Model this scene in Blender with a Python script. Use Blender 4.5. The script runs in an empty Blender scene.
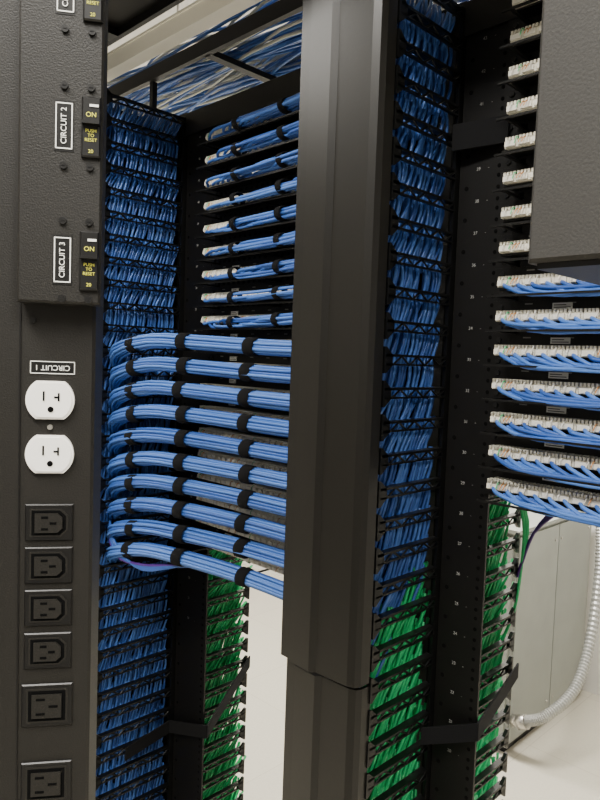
import bpy, math, random
from mathutils import Vector, Matrix
random.seed(7)
H=1.62
U=0.04445
R=random.random
def ru(a,b): return a+(b-a)*random.random()

# ------------------------------------------------------------ materials
def mat(name,col,rough=0.5,metal=0.0,noise=0.0,nscale=60,bump=0.0,emit=None,spec=0.5):
    m=bpy.data.materials.new(name); m.use_nodes=True
    nt=m.node_tree; b=nt.nodes['Principled BSDF']
    b.inputs['Base Color'].default_value=(*col,1)
    b.inputs['Roughness'].default_value=rough
    b.inputs['Metallic'].default_value=metal
    b.inputs['Specular IOR Level'].default_value=spec
    if noise or bump:
        tc=nt.nodes.new('ShaderNodeTexCoord'); n=nt.nodes.new('ShaderNodeTexNoise')
        n.inputs['Scale'].default_value=nscale; n.inputs['Detail'].default_value=4
        nt.links.new(tc.outputs['Object'],n.inputs['Vector'])
        if noise:
            r=nt.nodes.new('ShaderNodeValToRGB')
            r.color_ramp.elements[0].position=.3; r.color_ramp.elements[1].position=.7
            r.color_ramp.elements[0].color=(*[c*(1-noise) for c in col],1)
            r.color_ramp.elements[1].color=(*[min(1,c*(1+noise)) for c in col],1)
            nt.links.new(n.outputs['Fac'],r.inputs['Fac']); nt.links.new(r.outputs['Color'],b.inputs['Base Color'])
        if bump:
            bp=nt.nodes.new('ShaderNodeBump'); bp.inputs['Strength'].default_value=bump; bp.inputs['Distance'].default_value=.001
            nt.links.new(n.outputs['Fac'],bp.inputs['Height']); nt.links.new(bp.outputs['Normal'],b.inputs['Normal'])
    if emit:
        b.inputs['Emission Color'].default_value=(*emit[0],1); b.inputs['Emission Strength'].default_value=emit[1]
    return m
BLK=mat('black_powdercoat',(.0042,.0039,.0036),.42,0,.15,300,.1,spec=.28)
DOOR=mat('door_black_metal',(.0085,.0077,.0062),.34,0,.1,200,.05,spec=.36)
PLA=mat('black_plastic',(.0032,.0032,.0032),.35,spec=.35)
VEL=mat('velcro_black',(.0035,.0035,.004),.95,spec=.2)
PDU=mat('pdu_textured_paint',(.0105,.0095,.0078),.5,0,.25,900,.3,spec=.30)
PDUB=mat('enclosure_grey_paint',(.029,.0275,.025),.6,0,.12,700,.2,spec=.3)
SOC=mat('socket_plastic',(.0045,.0042,.004),.4,spec=.35)
HOL=mat('hole_dark',(.001,.001,.001),.9,spec=.1)
CREAM=mat('jack_cream_plastic',(.74,.71,.60),.45,0,.12,200)
PIN=mat('pin_metal',(.7,.67,.58),.3,.6)
WHITE=mat('receptacle_white',(.85,.83,.78),.35)
LAB=mat('label_white',(.8,.8,.76),.6)
YEL=mat('label_yellow',(.62,.60,.08),.6)
CRB=mat('beam_cream',(.88,.85,.74),.5)
STEEL=mat('steel_screw',(.5,.48,.44),.35,.9)
SCR=mat('screw_black',(.02,.02,.02),.3,.6)
BL=[mat('cable_blue_a',(.046,.132,.43),.34),mat('cable_blue_b',(.065,.170,.50),.32),mat('cable_blue_c',(.028,.088,.33),.36)]
GR=[mat('cable_green_a',(.012,.40,.12),.36),mat('cable_green_b',(.03,.55,.19),.34)]
GY=mat('cable_grey',(.55,.56,.52),.5)
NUM=mat('number_grey',(.22,.22,.21),.6)
PU=mat('cable_purple',(.06,.015,.16),.4)
WG=mat('wire_white',(.78,.75,.66),.5); WO=mat('wire_orange',(.6,.25,.06),.5)
CAB=mat('cabinet_grey_paint',(.30,.315,.285),.45,0,.05,8)
COND=mat('conduit_silver',(.40,.40,.38),.42,.45)
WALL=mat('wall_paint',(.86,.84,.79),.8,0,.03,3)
WALLD=mat('wall_grey_low_bounce',(.22,.215,.205),.8,0,.03,3)  # unseen walls darkened to cut bounce light and raise contrast
CEIL=mat('ceiling_tile',(.78,.76,.71),.9,0,.05,20)

# ------------------------------------------------------------ mesh builder
class MB:
    def __init__(s): s.v=[];s.f=[];s.mi=[];s.sm=[];s.mats=[]
    def m(s,mt):
        if mt not in s.mats: s.mats.append(mt)
        return s.mats.index(mt)
    def box(s,x0,x1,y0,y1,z0,z1,mt):
        i=len(s.v);k=s.m(mt)
        s.v+=[(x0,y0,z0),(x1,y0,z0),(x1,y1,z0),(x0,y1,z0),(x0,y0,z1),(x1,y0,z1),(x1,y1,z1),(x0,y1,z1)]
        for f in [(3,2,1,0),(4,5,6,7),(0,1,5,4),(1,2,6,5),(2,3,7,6),(3,0,4,7)]:
            s.f.append(tuple(i+j for j in f)); s.mi.append(k); s.sm.append(False)
    def bbox(s,x0,x1,y0,y1,z0,z1,mt,b):
        i=len(s.v);k=s.m(mt)
        s.v+=[(x0+b,y0,z0+b),(x1-b,y0,z0+b),(x1-b,y0,z1-b),(x0+b,y0,z1-b),
              (x0,y0+b,z0),(x1,y0+b,z0),(x1,y0+b,z1),(x0,y0+b,z1),
              (x0,y1,z0),(x1,y1,z0),(x1,y1,z1),(x0,y1,z1)]
        for f in [(0,1,2,3),(4,5,1,0),(5,6,2,1),(6,7,3,2),(7,4,0,3),(8,9,5,4),(9,10,6,5),(10,11,7,6),(11,8,4,7),(11,10,9,8)]:
            s.f.append(tuple(i+j for j in f)); s.mi.append(k); s.sm.append(False)
    def prism(s,poly,a0,a1,mt,axis='z'):
        n=len(poly);i=len(s.v);k=s.m(mt)
        for a in (a0,a1):
            for p in poly:
                s.v.append((p[0],p[1],a) if axis=='z' else ((p[0],a,p[1]) if axis=='y' else (a,p[0],p[1])))
        for j in range(n):
            s.f.append((i+j,i+(j+1)%n,i+n+(j+1)%n,i+n+j)); s.mi.append(k); s.sm.append(False)
        s.f.append(tuple(i+j for j in range(n))[::-1]); s.f.append(tuple(i+n+j for j in range(n)))
        s.mi+=[k,k]; s.sm+=[False,False]
    def tube(s,pts,r,mt,n=6,sub=3,cap=False,rib=0):
        P=[Vector(p) for p in pts]
        if sub>1 and len(P)>2:
            Q=[];E=[P[0]*2-P[1]]+P+[P[-1]*2-P[-2]]
            for a in range(1,len(E)-2):
                for t in range(sub):
                    t/=sub
                    p0,p1,p2,p3=E[a-1],E[a],E[a+1],E[a+2]
                    Q.append(.5*((2*p1)+(p2-p0)*t+(2*p0-5*p1+4*p2-p3)*t*t+(3*p1-p0-3*p2+p3)*t**3))
            Q.append(P[-1]);P=Q
        i=len(s.v);k=s.m(mt)
        t=(P[1]-P[0]).normalized()
        ref=Vector((0,0,1)) if abs(t.z)<.9 else Vector((1,0,0))
        a=t.cross(ref).normalized()
        for j,p in enumerate(P):
            if j<len(P)-1: t=(P[j+1]-P[max(0,j-1)]).normalized()
            else: t=(P[j]-P[j-1]).normalized()
            a=(a-t*a.dot(t)).normalized(); b=t.cross(a)
            rr=r*(1-rib*(j%2))
            for q in range(n):
                w=2*math.pi*q/n; c=p+(a*math.cos(w)+b*math.sin(w))*rr
                s.v.append((c.x,c.y,c.z))
        for j in range(len(P)-1):
            for q in range(n):
                s.f.append((i+j*n+q,i+j*n+(q+1)%n,i+(j+1)*n+(q+1)%n,i+(j+1)*n+q)); s.mi.append(k); s.sm.append(rib==0)
        if cap:
            s.f.append(tuple(i+q for q in range(n))[::-1]); s.f.append(tuple(i+(len(P)-1)*n+q for q in range(n)))
            s.mi+=[k,k]; s.sm+=[False,False]
    def ell(s,c,t,ry,rz,w,mt,n=16):
        t=Vector(t).normalized(); up=Vector((0,0,1)); a=t.cross(up).normalized(); b=a.cross(t)
        i=len(s.v);k=s.m(mt);c=Vector(c)
        for e,sc in ((-.5,.9),(-.42,1),(.42,1),(.5,.9)):
            for q in range(n):
                an=2*math.pi*q/n; p=c+t*e*w+a*math.cos(an)*ry*sc+b*math.sin(an)*rz*sc
                s.v.append(tuple(p))
        for j in range(3):
            for q in range(n):
                s.f.append((i+j*n+q,i+j*n+(q+1)%n,i+(j+1)*n+(q+1)%n,i+(j+1)*n+q)); s.mi.append(k); s.sm.append(True)
    def mesh(s,name):
        me=bpy.data.meshes.new(name); me.from_pydata(s.v,[],s.f)
        for m in s.mats: me.materials.append(m)
        me.polygons.foreach_set('material_index',s.mi); me.polygons.foreach_set('use_smooth',s.sm); me.update()
        return me
    def obj(s,name,parent=None,loc=(0,0,0)):
        o=bpy.data.objects.new(name,s.mesh(name)); bpy.context.collection.objects.link(o); o.location=loc
        if parent: o.parent=parent
        return o
def empty(name,loc=(0,0,0)):
    o=bpy.data.objects.new(name,None); bpy.context.collection.objects.link(o); o.location=loc; o.empty_display_size=.05; return o
def text(body,size,mt,parent,M,name='lettering',ext=.0001):
    c=bpy.data.curves.new(name,'FONT'); c.body=body; c.size=size; c.align_x='CENTER'; c.align_y='CENTER'; c.extrude=ext
    c.materials.append(mt); o=bpy.data.objects.new(name,c); bpy.context.collection.objects.link(o)
    o.parent=parent; o.matrix_local=M; return o
def TM(x,y,z,ang=0):
    return Matrix.Translation((x,y,z))@Matrix.Rotation(math.pi/2,4,'X')@Matrix.Rotation(math.radians(ang),4,'Z')

# ------------------------------------------------------------ room
def slab(name,x0,x1,y0,y1,z0,z1,mt):
    b=MB(); b.box(x0,x1,y0,y1,z0,z1,mt); return b.obj(name)
fm=bpy.data.materials.new('floor_vinyl_tile'); fm.use_nodes=True; nt=fm.node_tree; bs=nt.nodes['Principled BSDF']
tc=nt.nodes.new('ShaderNodeTexCoord'); br=nt.nodes.new('ShaderNodeTexBrick'); br.offset=0
br.inputs['Scale'].default_value=1; br.inputs['Brick Width'].default_value=.61; br.inputs['Row Height'].default_value=.61
br.inputs['Mortar Size'].default_value=.002; br.inputs['Color1'].default_value=(.60,.56,.46,1); br.inputs['Color2'].default_value=(.58,.54,.45,1); br.inputs['Mortar'].default_value=(.50,.46,.37,1)
nz=nt.nodes.new('ShaderNodeTexNoise'); nz.inputs['Scale'].default_value=90; mx=nt.nodes.new('ShaderNodeMixRGB'); mx.blend_type='MULTIPLY'; mx.inputs['Fac'].default_value=.15
nt.links.new(tc.outputs['Object'],br.inputs['Vector']); nt.links.new(tc.outputs['Object'],nz.inputs['Vector'])
nt.links.new(br.outputs['Color'],mx.inputs['Color1']); nt.links.new(nz.outputs['Fac'],mx.inputs['Color2']); nt.links.new(mx.outputs['Color'],bs.inputs['Base Color'])
bs.inputs['Roughness'].default_value=.35
slab('floor',-4.6,2.6,-2.6,2.6,-.1,0,fm)
slab('ceiling',-4.6,2.6,-2.6,2.6,3.0,3.1,CEIL)
slab('wall_back',-4.6,2.6,2.5,2.6,0,3,WALL)
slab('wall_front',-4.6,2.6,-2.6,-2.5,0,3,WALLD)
slab('wall_left',-4.6,-4.5,-2.5,2.5,0,3,WALL)
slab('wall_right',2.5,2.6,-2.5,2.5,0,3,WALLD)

# ------------------------------------------------------------ racks
def rack(name,xl,xr,a0):
    """xl: inner edge of left post, a0: outer edge"""
    E=empty(name,(0,0,0)); b=MB()
    for (a,c,web) in ((a0,xl,a0),(xr,xr+.06,xr+.056)):
        b.box(a,c,0.003,.007,0.012,H+.49,BLK)
        if web==a: b.box(a,a+.010,.070,.074,0.012,H+.49,BLK)
        else: b.box(c-.014,c,.070,.074,0.012,H+.49,BLK)
        b.box(web,web+.004,.007,.070,0.012,H+.49,BLK)
        b.box(a-.005,c+.005,-.09,.16,0,.012,BLK)
        z=.06
        while z<H+.43:
            for dz in (0,.0159,.0318):
                xx=c-.010 if web==a else a+.012
                b.tube([(xx,.0028,z+dz),(xx,.0022,z+dz)],.0028,HOL,8,1,True)
            if web==a: b.tube([(a+.012,.0028,z+.02),(a+.012,.0022,z+.02)],.0032,HOL,8,1,True)
            z+=U
    b.box(a0,xr+.06,-.0,.075,H+.49,H+.496,BLK)
    b.box(a0,xr+.06,-.004,.0,H+.45,H+.496,BLK)
    b.box(a0,xr+.06,.075,.079,H+.45,H+.496,BLK)
    b.obj('frame',E)
    z=H+.418+U/2; n=43; w=xl-a0
    while z>H-.62:
        text(str(n),.0065,NUM,E,TM(a0+w*.42,.0022,z),'unit_number'); n-=1
        text('-',.0065,NUM,E,TM(a0+w*.64,.0022,z),'unit_tick'); z-=U
    return E
XC=-.540; XM=-1.213
XLr,XLl=-.450,-1.092
rack('equipment_rack',-.467,.02,-.5385)
rack('equipment_rack.001',-1.105,-.717,-1.211)

# ------------------------------------------------------------ patch panel (shared mesh)
def panelmesh():
    b=MB()
    b.box(-.022,.47,-.002,.001,-.0222,.0222,BLK)
    b.box(.0,.47,-.030,-.002,-.0105,-.0085,PLA)
    b.box(.0,.47,-.060,-.057,-.0222,-.0195,PLA)
    for xx in (.01,.235,.455): b.box(xx,xx+.004,-.058,-.002,-.0222,-.0195,PLA)
    for i in range(24):
        x=.002+i*.0192
        b.box(x,x+.0184,-.037,-.002,-.0075,.002,CREAM)
        b.box(x+.001,x+.0155,-.040,-.037,-.006,.0005,WG)
        for j in range(4):
            xx=x+.0006+j*.0046
            b.box(xx,xx+.0030,-.038,-.027,.002,.0062,CREAM)
            b.box(xx,xx+.0022,-.020,-.010,.002,.0055,PIN)
            if R()<.30:
                b.tube([(xx+.003,-.034,.003),(xx+.004,-.042,.003+ru(-.002,.002)),(xx+.002,-.044,-.005)],.0007,random.choice([WG,WG,WG,WO,GR[1]]),4,2)
        b.box(x+.004,x+.012,-.0025,-.002,-.0185,-.0135,HOL)
        b.box(x+.003,x+.0135,-.0025,-.002,.0165,.0180,NUM) if i%3==1 else None
    b.tube([(-.010,-.002,.014),(-.010,-.005,.014)],.0035,SCR,8,1,True)
    b.tube([(-.010,-.002,-.014),(-.010,-.005,-.014)],.0035,SCR,8,1,True)
    b.box(.062,.088,-.0027,-.002,.0095,.0175,LAB)
    b.box(.064,.086,-.0030,-.0027,.0112,.0122,HOL); b.box(.064,.080,-.0030,-.0027,.0142,.0152,HOL)
    return b.mesh('patch_panel')
PM=panelmesh()
def zk(k): return H+.418-k*U
ZL=-.003; ZR=-.008
for k in range(19):
    o=bpy.data.objects.new('patch_panel',PM); bpy.context.collection.objects.link(o); o.location=(XLl,0,zk(k)+ZL); o.scale=(.80,1,1)
for k in range(-1,14):
    o=bpy.data.objects.new('patch_panel',PM); bpy.context.collection.objects.link(o); o.location=(XLr,0,zk(k)+ZR)

# ------------------------------------------------------------ cables leaving the panels to the right
def exit_right(b,x0,z,n,rise,length,step=.0192,start=0,drop=.011,sp=.011,yc=-.060):
    for i in range(start,n):
        x=x0+.012+i*step
        a=R()*6.28; rr=sp*math.sqrt(R()); dy=math.cos(a)*rr*1.1; dz=math.sin(a)*rr*.75
        m=random.choice(BL); xe=x0+length
        pts=[(x,-.038,z-.005),(x+.010,-.046,z-.010)]
        xx=x+.045
        while xx<xe:
            f=(xx-x0)/length
            pts.append((xx,yc+dy+ru(-.001,.001),z-drop+dz+rise*f*f+ru(-.001,.001))); xx+=.07
        pts.append((xe,yc+dy,z-drop+dz+rise))
        if len(pts)>3: b.tube(pts,.0028,m,6,3)
b=MB()
for k in range(9):
    z=zk(k)+ZL; exit_right(b,XLl,z,20,.012,.38,step=.0154)
    for xs in (.13,.25):
        f=xs/.38; b.ell((XLl+xs,-.060,z-.010+.012*f*f),(1,0,.05),.0150,.0120,.014,VEL)
b.obj('network_cable_bundles')
b=MB()
for k in range(14):
    z=zk(k)+ZR
    if k>=7:
        exit_right(b,XLr,z,24,-.003,.60,drop=.0175,sp=.0075,yc=-.052)
        for q in range(7):
            y=-.050+ru(-.008,.008)
            b.tube([(XLr+.02+q*.009,-.042,z-.011),(XLr+.08+q*.009,y,z-.020+ru(-.003,.003)),(XLr+.25,y,z-.020+ru(-.004,.004)),(XLr+.60,y,z-.020)],.0028,random.choice(BL),6,3)
    else:
        exit_right(b,XLr,z,24,-.002,.60,start=6 if k<6 else 3,drop=.016,sp=.008,yc=-.052)
b.obj('network_cable_bundles.001')

# ------------------------------------------------------------ bundles sweeping to the left manager
b=MB()
for k in range(10):
    z=zk(9+k)-.010
    low=(k==9); sag=-.010 if low else 0
    n=26
    key=[(-1.270,-.085,z-.070),(-1.236,-.135,z-.044),(-1.180,-.165,z-.014+ru(-.002,.002)),(-1.09,-.150,z+.005),(-.99,-.115,z+.003+sag*.2),(-.87,-.080,z-.002+sag*.6),(-.76,-.065,z-.004+sag),(-.71,-.05,z-.004+sag)]
    for c in range(n):
        a=2.4*c; rr=.0155*math.sqrt((c+.5)/n); dy=math.cos(a)*rr; dz=math.sin(a)*rr*.80
        fan=[(1.0,2.0),(1.0,1.6),(1.1,1.2),(1,1),(1,1),(1,1),(1,1),(1,1)]
        pts=[(p[0]+ru(-.003,.003),p[1]+dy*f[0]*(.9+R()*.2),p[2]+dz*f[1]*(.9+R()*.2)) for p,f in zip(key,fan)]
        b.tube(pts,.0029,random.choice(BL),6,3)
    for (x0,y0,z0,t) in ((-1.130,-.159,z-.003,(1,.15,.16)),(-1.02,-.126,z+.004,(1,.3,0)),(-.885,-.084,z-.002+sag*.55,(1,.26,-.05))):
        b.ell((x0+ru(-.008,.008),y0,z0),t,.0195,.0165,.022,VEL)
b.obj('network_cable_bundles.002')

# ------------------------------------------------------------ vertical cable managers
def finger(b,x,y0,y1,z):
    h=.0115
    b.box(x-.008,x+.003,min(y0,y1),max(y0,y1),z,z+.0034,PLA)
    b.box(x-.002,x+.003,min(y0,y1),max(y0,y1),z-h,z-h+.0024,PLA)
    n=int(abs(y1-y0)/.018)
    for i in range(n):
        ya=y0+(y1-y0)*i/n; yb=y0+(y1-y0)*(i+1)/n
        b.tube([(x+.001,ya,z-h+.001),(x+.001,yb,z+.001)] if i%2 else [(x+.001,ya,z+.001),(x+.001,yb,z-h+.001)],.0018,PLA,4,1)
    d=1 if y1>y0 else -1
    b.prism([(y1-d*.014,z+.002),(y1-d*.001,z+.013),(y1+d*.003,z+.013),(y1+d*.003,z-.022),(y1-d*.001,z-.022),(y1-d*.014,z-h)],x-.003,x+.003,PLA,'x')
def strands(b,x,y0,y1,z,pal,dens=1.0,side=1,lean=.02,lay=2):
    for L in range(lay):
        y=y0+.004
        while y<y1-.004:
            yy=y+ru(-.0022,.0022); xx=x-side*(.010+.009*L+ru(0,.008))
            ln=lean*ru(.5,1.5)+ru(-.003,.003); wob=ru(-.002,.002)
            m=pal(yy,z)
            a=z-.006; c=z+U+.002
            b.tube([(xx-side*.004,yy-ln*.6,a-.006),(xx,yy-ln*.25+wob,a+.016),(xx,yy+ln*.35,c-.018),(xx-side*.006,yy+ln,c)],.0026,m,5,2)
            y+=.0076/dens
def manager(name,xr,w,yo,by0,by1):
    E=empty(name); b=MB(); xl=xr-w
    b.box(xl+.03,xr-.052,.02,.06,.0,H+.50,BLK)
    b.box(xl,xr,.0,.09,H+.485,H+.50,BLK)
    for yy in (-.006,.074):
        b.box(xr-.006,xr-.001,yy,yy+.010,.0,H+.49,PLA); b.box(xl+.001,xl+.006,yy,yy+.010,.0,H+.49,PLA)
    b.box(xr-.006,xr-.001,.004,by0,.0,H+.49,BLK); b.box(xl+.001,xl+.006,.004,by0,.0,H+.49,BLK)
    b.box((xl+xr)/2-.002,(xl+xr)/2+.002,yo+.01,.02,.02,H+.49,HOL)  # black centre sheets added to stand in for the manager's shaded depth
    b.box((xl+xr)/2-.002,(xl+xr)/2+.002,.06,by1-.015,.02,H+.49,HOL)
    zz=H+.418+U*1.5
    while zz>.06:
        finger(b,xr-.003,-.004,yo,zz); finger(b,xl+.003,-.004,yo,zz)
        finger(b,xr-.003,by0,by1,zz)
        zz-=U
    b.obj('fingers_and_spine',E)
    return E
m1=manager('vertical_cable_manager',XC,.150,-.148,.110,.250)
m2=manager('vertical_cable_manager.001',XM,.165,-.188,.082,.215)

def palR(y,z):
    zz=z-H
    if zz<-.47: return random.choice(GR)
    if zz<-.38: return random.choice(GR) if (y>-.100 or R()<.4) else random.choice(BL)
    if zz<-.32: return random.choice(GR) if y>-.055 and R()<.85 else random.choice(BL)
    return random.choice(BL)
def palB(y,z): return random.choice(BL)
def palG(y,z): return random.choice(GR)
b=MB(); zz=H+.418+U*.5
while zz>.20:
    strands(b,XC-.004,-.138,-.006,zz,palR,1.0,lean=ru(.005,.016) if zz>H-.34 else ru(.012,.024)); zz-=U
b.obj('patch_cables_in_manager')
b=MB(); zz=H+.418+U*.5
while zz>.20:
    strands(b,XM-.004,-.178,-.006,zz,palB,.9,lean=ru(.002,.014)); zz-=U
b.obj('patch_cables_in_manager.001')
for nm,xx,y0,y1 in (('green_patch_cables',XC,.114,.247),('green_patch_cables.001',XM,.088,.212)):
    b=MB(); zz=H+.418+U*.5
    while zz>.20:
        strands(b,xx-.004,y0,y1,zz,palG if zz<H-.12 else palB,1.15,lean=ru(.01,.035)); zz-=U
    b.obj(nm)

def door(name_parent,xr,w,part,z0,z1,yf,inset=0):
    b=MB(); xl=xr-w
    x0=xl+inset; x1=xr-inset*.4
    prof=[(x0,yf+.026),(x0,yf+.006),(x0+.006,yf),(x0+w*.18,yf-.001),(x0+w*.20,yf-.006),(x0+w*.48,yf-.009),(x0+w*.53,yf-.002),(x1-.014,yf),(x1-.004,yf+.004),(x1,yf+.012),(x1,yf+.030),
          (x1-.003,yf+.030),(x1-.003,yf+.014),(x1-.016,yf+.006),(x0+.008,yf+.006),(x0+.003,yf+.010),(x0+.003,yf+.026)]
    b.prism(prof,z0,z1,DOOR,'z')
    b.prism([(x0+.003,yf+.024),(x0+.003,yf+.008),(x0+.008,yf+.004),(x1-.014,yf+.004),(x1-.003,yf+.014),(x1-.003,yf+.028)],z0+.002,z0+.005,BLK,'z')
    b.tube([(x0+.03,yf+.014,z0-.006),(x0+.03,yf+.014,z0+.004)],.003,STEEL,8,1,True)
    return b.obj(part,name_parent)
door(m1,XC,.146,'upper_door',H-.440,H+.52,-.185)
door(m1,XC,.146,'lower_door',.06,H-.446,-.178,.006)
door(m2,XM,.172,'upper_door',H-.470,H+.52,-.225)
door(m2,XM,.172,'lower_door',.06,H-.476,-.218,.006)

b=MB()
def band(p,q,h,mt=VEL,t=.0015):
    p=Vector(p);q=Vector(q);i=len(b.v);k=b.m(mt)
    n=(q-p).cross(Vector((0,0,1))).normalized()*t
    for s in (n,-n):
        for a,hh in ((p,-h),(q,-h),(q,h),(p,h)):
            b.v.append(tuple(a+s+Vector((0,0,hh))))
    for f in [(0,1,2,3),(7,6,5,4),(0,4,5,1),(1,5,6,2),(2,6,7,3),(3,7,4,0)]:
        b.f.append(tuple(i+j for j in f)); b.mi.append(k); b.sm.append(False)
band((XC+.002,-.020,H+.305),(XLr-.01,-.007,H+.305),.018,VEL,.003)
band((XC+.003,-.030,H-.56),(XLr-.01,-.006,H-.53),.013)
band((XLr-.01,-.006,H-.53),(XC+.006,.26,H-.55),.013)
band((XM+.003,-.12,H-.44),(XM+.003,-.01,H-.45),.008); band((XM+.003,-.01,H-.45),(XLl+.01,-.004,H-.43),.008)
band((XM+.003,-.12,H-.86),(XM+.003,-.01,H-.84),.014); band((XM+.003,-.01,H-.84),(XLl+.01,-.004,H-.80),.014); band((XLl+.01,-.004,H-.80),(XM+.005,.22,H-.76),.014)
b.obj('velcro_straps')

b=MB()
for i in range(3):
    b.tube([(XC-.005,.22,H-.20),(XC+.006+i*.002,.250+i*.004,H-.28),(XC+.005,.254,H-.36),(XC-.002,.250,H-.44),(XC-.01,.22,H-.50)],.0028,random.choice(GR),6,4)
b.obj('green_patch_cables.002')
b=MB()
for i in range(3):
    b.tube([(XLr-.02,.13,H-.10),(XLr-.005+i*.003,.19,H-.18),(XLr-.03+i*.008,.265,H-.235),(XC+.02,.262,H-.30),(XC,.25,H-.38)],.0028,PU,6,4)
b.obj('purple_patch_cables')
b=MB()
for i in range(4):
    b.tube([(-.90,-.085,H-.412),(-1.0,-.12,H-.402),(-1.10,-.155,H-.418-i*.003),(-1.17,-.172,H-.412+i*.006),(-1.225,-.155,H-.375+i*.008),(-1.25,-.10,H-.36)],.003,PU if i<1 else BL[2],6,4)
b.obj('purple_patch_cables.001')

# ------------------------------------------------------------ overhead
b=MB()
for y in (.0,.42): b.box(-3.2,1.2,y-.006,y+.006,H+.60,H+.63,BLK)
x=-3.0
while x<1.1: b.box(x,x+.020,.0,.42,H+.600,H+.612,BLK); x+=.46
for x in (-1.36,-.62,.06):
    for y in (.0,.41): b.box(x,x+.012,y,y+.012,H+.496,H+.60,BLK)
b.obj('cable_tray')
b=MB()
XS=(-3.1,-2.5,-2.0,-1.6,-1.3,-1.0,-.7,-.4,0,.5,1.0)
for i in range(170):
    y=ru(.02,.40); z=H+.616+ru(0,.05)
    m=random.choice([BL[0],BL[1],BL[1],BL[0],GY,GY if y<.25 else BL[1]])
    pts=[(x,min(.405,max(.015,y+ru(-.05,.05))),max(H+.6165,z+ru(-.006,.010))) for x in XS]
    b.tube(pts,.0035,m,6,3)
b.obj('overhead_cables')
b=MB()
b.box(-3.4,1.4,-.13,-.10,H+.572,H+.602,CRB); b.box(-3.4,1.4,-.133,-.097,H+.602,H+.606,CRB)
b.obj('overhead_raceway')
b=MB()
b.box(-3.4,1.4,-.40,-.13,H+.64,H+.645,BLK)
b.box(-3.4,1.4,-.135,-.125,H+.625,H+.76,BLK); b.box(-3.4,1.4,-.405,-.395,H+.625,H+.76,BLK)
x=-3.3
while x<1.3: b.box(x,x+.035,-.395,-.135,H+.625,H+.64,PLA); x+=.25
b.obj('cable_trough')
b=MB()
for x in (-3.0,-1.9,.8):
    for y in (-.015,.435,-.42,-.115): b.tube([(x,y,H+.60),(x,y,3.0)],.005,STEEL,6,1)
b.obj('tray_hanger_rods')

# ------------------------------------------------------------ PDU
ZC=H-.010
P=empty('power_distribution_unit',(-.442,-.642,ZC+.003)); P.rotation_euler=(0,0,math.radians(55))
b=MB()
b.bbox(-.050,.0285,0,.045,-1.2,.42,PDU,.002)
b.bbox(-.0185,.0335,-.018,.0005,.027,.40,PDU,.0015)
b.box(-.0205,-.0195,-.0008,0.001,-1.2,.42,SOC)
b.obj('body',P)
def outline(b,x,z,w,h,y,mt,t=.0007):
    b.box(x-w/2,x+w/2,y,y+.0005,z+h/2-t,z+h/2,mt); b.box(x-w/2,x+w/2,y,y+.0005,z-h/2,z-h/2+t,mt)
    b.box(x-w/2,x-w/2+t,y,y+.0005,z-h/2,z+h/2,mt); b.box(x+w/2-t,x+w/2,y,y+.0005,z-h/2,z+h/2,mt)
yf=-.0180
CZ=((3,.0550),(2,.1400),(1,.2250))
b=MB()
for n,z in CZ:
    b.box(.0035,.0155,yf-.0003,yf,z-.016,z+.016,SOC); outline(b,.0095,z,.0105,.029,yf-.0007,LAB)
    b.bbox(.0205,.0325,yf-.0030,yf,z-.019,z+.019,SOC,.001)
    b.box(.0255,.0310,yf-.0036,yf-.003,z+.0125,z+.014,LAB)
    b.box(.0210,.0320,yf-.0070,yf-.003,z+.001,z+.0028,SOC)
    for zz in (z-.025,z+.025):
        for xx in (.0095,.026):
            b.tube([(xx,yf,zz),(xx,yf-.0018,zz)],.0024,SOC,10,1,True); b.box(xx-.0012,xx+.0012,yf-.0020,yf-.0018,zz-.0003,zz+.0003,SCR)
b.tube([(-.012,0,.016),(-.012,-.0015,.016)],.002,SCR,8,1,True)
b.obj('breakers',P)
for n,z in CZ:
    text('CIRCUIT %d'%n,.0050,LAB,P,TM(.0095,yf-.0008,z,90),'circuit_lettering')
    text('ON',.0042,YEL,P,TM(.0265,yf-.0032,z+.0075,0),'breaker_lettering')
    text('PUSH\nTO\nRESET',.0029,YEL,P,TM(.0265,yf-.0032,z-.0055,0),'breaker_lettering')
    text('20',.0032,YEL,P,TM(.0265,yf-.0032,z-.0155,0),'breaker_lettering')
b=MB(); outline(b,.001,-.0155,.029,.0085,-.0006,LAB,.0005); b.box(-.0135,.0155,-.0002,0,-.0198,-.0112,SOC); b.obj('circuit_label',P)
text('CIRCUIT 1',.0050,LAB,P,TM(.001,-.0008,-.0155,180),'circuit_lettering')
b=MB()
def dup(z,r=.0158,h=.0136):
    poly=[]
    a0=math.asin(h/r*.95)
    for s in range(13):
        a=-a0+2*a0*s/12; poly.append((r*math.cos(a),z+r*math.sin(a)))
    for s in range(13):
        a=math.pi-a0+2*a0*s/12; poly.append((r*math.cos(a),z+r*math.sin(a)))
    b.prism(poly[::-1],-.003,.001,WHITE,'y')
    sc=[(p[0]*.9,z+(p[1]-z)*.9) for p in poly]; b.prism(sc[::-1],-.0038,-.003,WHITE,'y')
    y=-.0042
    b.box(-.0045,-.0033,y,y+.0005,z-.0005,z+.0060,HOL)
    b.box(.0052,.0064,y,y+.0005,z-.0005,z+.0050,HOL); b.box(.0028,.0052,y,y+.0005,z+.0015,z+.0027,HOL)
    b.tube([(.0006,y,z-.0062),(.0006,y+.0005,z-.0062)],.0020,HOL,12,1,True)
dup(-.0375); dup(-.0745)
b.tube([(0,-.0005,-.056),(0,-.0025,-.056)],.0018,STEEL,10,1,True)
b.obj('duplex_receptacle',P)
b=MB()
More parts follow.
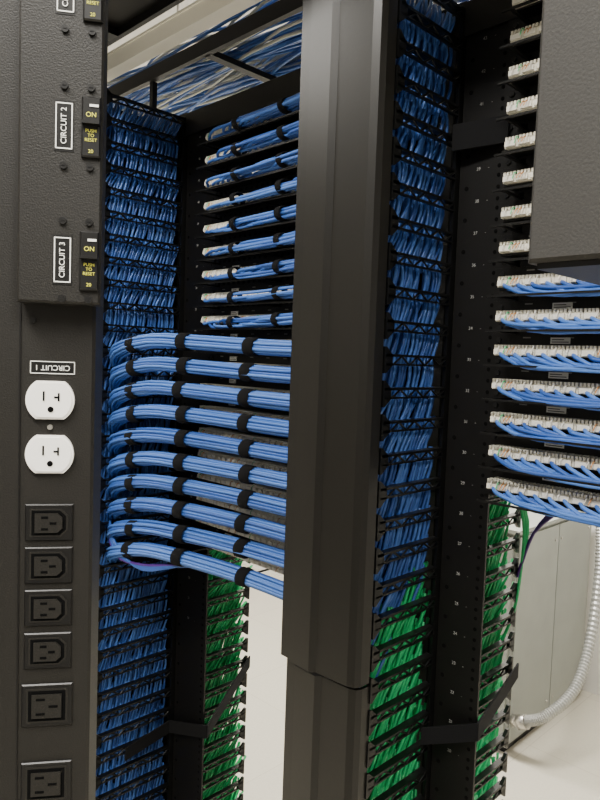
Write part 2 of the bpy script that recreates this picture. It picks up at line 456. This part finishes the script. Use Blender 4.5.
def c13(z,w=.0295,h=.0240,big=False):
    b.bbox(-w/2-.0010,w/2+.0010,-.0018,0,z-h/2-.0008,z+h/2+.0008,SOC,.0008)
    c=.0045; W=w/2-.0022; Hh=h/2-.0022
    pol=[(-W,z-Hh),(W-c,z-Hh),(W,z-Hh+c),(W,z+Hh-c),(W-c,z+Hh),(-W,z+Hh)]
    if big: pol=[(-W,z-Hh),(W,z-Hh),(W,z+Hh),(-W,z+Hh)]
    b.prism(pol[::-1],-.0022,-.0018,PDU,'y')
    p2=[(p[0]*.9,z+(p[1]-z)*.88) for p in pol]; b.prism(p2[::-1],-.0024,-.0020,HOL,'y')
    pi=[(p[0]*.72,z+(p[1]-z)*.68) for p in pol]; b.prism(pi[::-1],-.0036,-.0020,PDU,'y')
    y=-.0039
    q=((-.004,.0052),(-.004,-.0052),(.0045,0)) if big else ((-.0025,.0040),(-.0025,-.0040),(.0030,0))
    l=.003 if big else .0022
    for (sx,sz) in q: b.box(sx-l,sx+l,y,y+.0005,z+sz-.0008,z+sz+.0008,HOL)
for z in (-.1220,-.1520,-.1820,-.2125): c13(z)
c13(-.2515,.032,.029,True); c13(-.3080,.032,.029,True); c13(-.36,.032,.029,True)
for z in (-.42,-.45,-.48,-.51): c13(z)
b.obj('outlets',P)

E=empty('electrical_enclosure',(-.167,-.515,ZC+.053))
b=MB(); b.bbox(0,.30,0,.12,0,.55,PDUB,.002); b.box(0.004,.296,.004,.116,-.003,0,BLK)
b.obj('housing',E)
b=MB(); b.box(.05,.09,.12,.14,.2,.55,BLK); b.box(.05,.09,.08,.12,.55,.576,BLK); b.obj('mounting_bracket',E)

# ------------------------------------------------------------ electrical cabinet + conduit
E=empty('electrical_cabinet',(0,0,0))
b=MB()
b.box(-1.75,-1.254,1.68,2.42,.04,.93,CAB); b.box(-1.73,-1.27,1.70,2.40,0,.04,BLK)
b.box(-1.77,-1.240,1.665,2.43,.93,.945,CAB)
b.box(-1.254,-1.244,1.69,2.05,.06,.915,CAB); b.box(-1.254,-1.244,2.058,2.41,.06,.915,CAB)
b.box(-1.74,-1.265,1.668,1.68,.06,.915,CAB)
for z in (.12,.85):
    for y in (1.71,2.02,2.08,2.38): b.tube([(-1.244,y,z),(-1.240,y,z)],.006,STEEL,8,1,True)
b.obj('cabinet_body',E)
b=MB()
pts=[(-1.20,2.45,1.6),(-1.20,2.42,1.15),(-1.17,2.32,.94),(-1.13,2.24,.72),(-1.085,2.06,.44),(-1.068,1.88,.29),(-1.115,1.73,.21),(-1.19,1.70,.165)]
b.tube(pts,.023,COND,14,30,False,.16)
b.tube([(-1.18,1.702,.168),(-1.215,1.70,.152)],.030,STEEL,12,1,True)
b.tube([(-1.205,1.70,.155),(-1.245,1.705,.15)],.024,STEEL,12,1,True)
b.obj('flexible_conduit',E)

# ------------------------------------------------------------ lights
DIF=mat('lamp_diffuser',(.9,.9,.85),.5,emit=((1,.97,.91),5))
def light(name,x,y,sx,sy,e):
    E=empty(name,(x,y,2.96)); b=MB()
    b.box(-sx/2-.02,sx/2+.02,-sy/2-.02,sy/2+.02,.0,.04,CEIL)
    b.box(-sx/2,sx/2,-sy/2,sy/2,-.004,.0,DIF)
    b.obj('fixture',E)
    l=bpy.data.lights.new(name+'_lamp','AREA'); l.shape='RECTANGLE'; l.size=sx; l.size_y=sy; l.energy=e; l.color=(1,.965,.90)
    o=bpy.data.objects.new('lamp',l); bpy.context.collection.objects.link(o); o.parent=E; o.location=(0,0,-.02)
light('ceiling_light',-.1,-1.45,1.2,.3,95)
light('ceiling_light.001',1.3,-1.0,1.2,.3,75)
light('ceiling_light.002',-1.0,1.45,1.2,.3,115)
light('ceiling_light.003',-2.8,1.45,1.2,.3,75)
light('ceiling_light.004',-2.2,-1.35,1.2,.3,35)
w=bpy.data.worlds.new('World'); bpy.context.scene.world=w; w.use_nodes=True
w.node_tree.nodes['Background'].inputs[0].default_value=(.8,.85,1,1); w.node_tree.nodes['Background'].inputs[1].default_value=.2

# ------------------------------------------------------------ camera
p=math.radians(3.6); r=math.radians(2.0); s=math.sqrt(.5)
f=Vector((-s*math.cos(p),s*math.cos(p),-math.sin(p))); r0=Vector((s,s,0)); u0=r0.cross(f)
cr=r0*math.cos(r)+u0*math.sin(r); cu=u0*math.cos(r)-r0*math.sin(r)
M=Matrix((( cr.x,cu.x,-f.x,0),(cr.y,cu.y,-f.y,-.844),(cr.z,cu.z,-f.z,ZC),(0,0,0,1)))
c=bpy.data.cameras.new('camera'); c.sensor_fit='VERTICAL'; c.sensor_height=36; c.lens=670/800*36; c.clip_start=.02
co=bpy.data.objects.new('camera',c); bpy.context.collection.objects.link(co); co.matrix_world=M
bpy.context.scene.camera=co
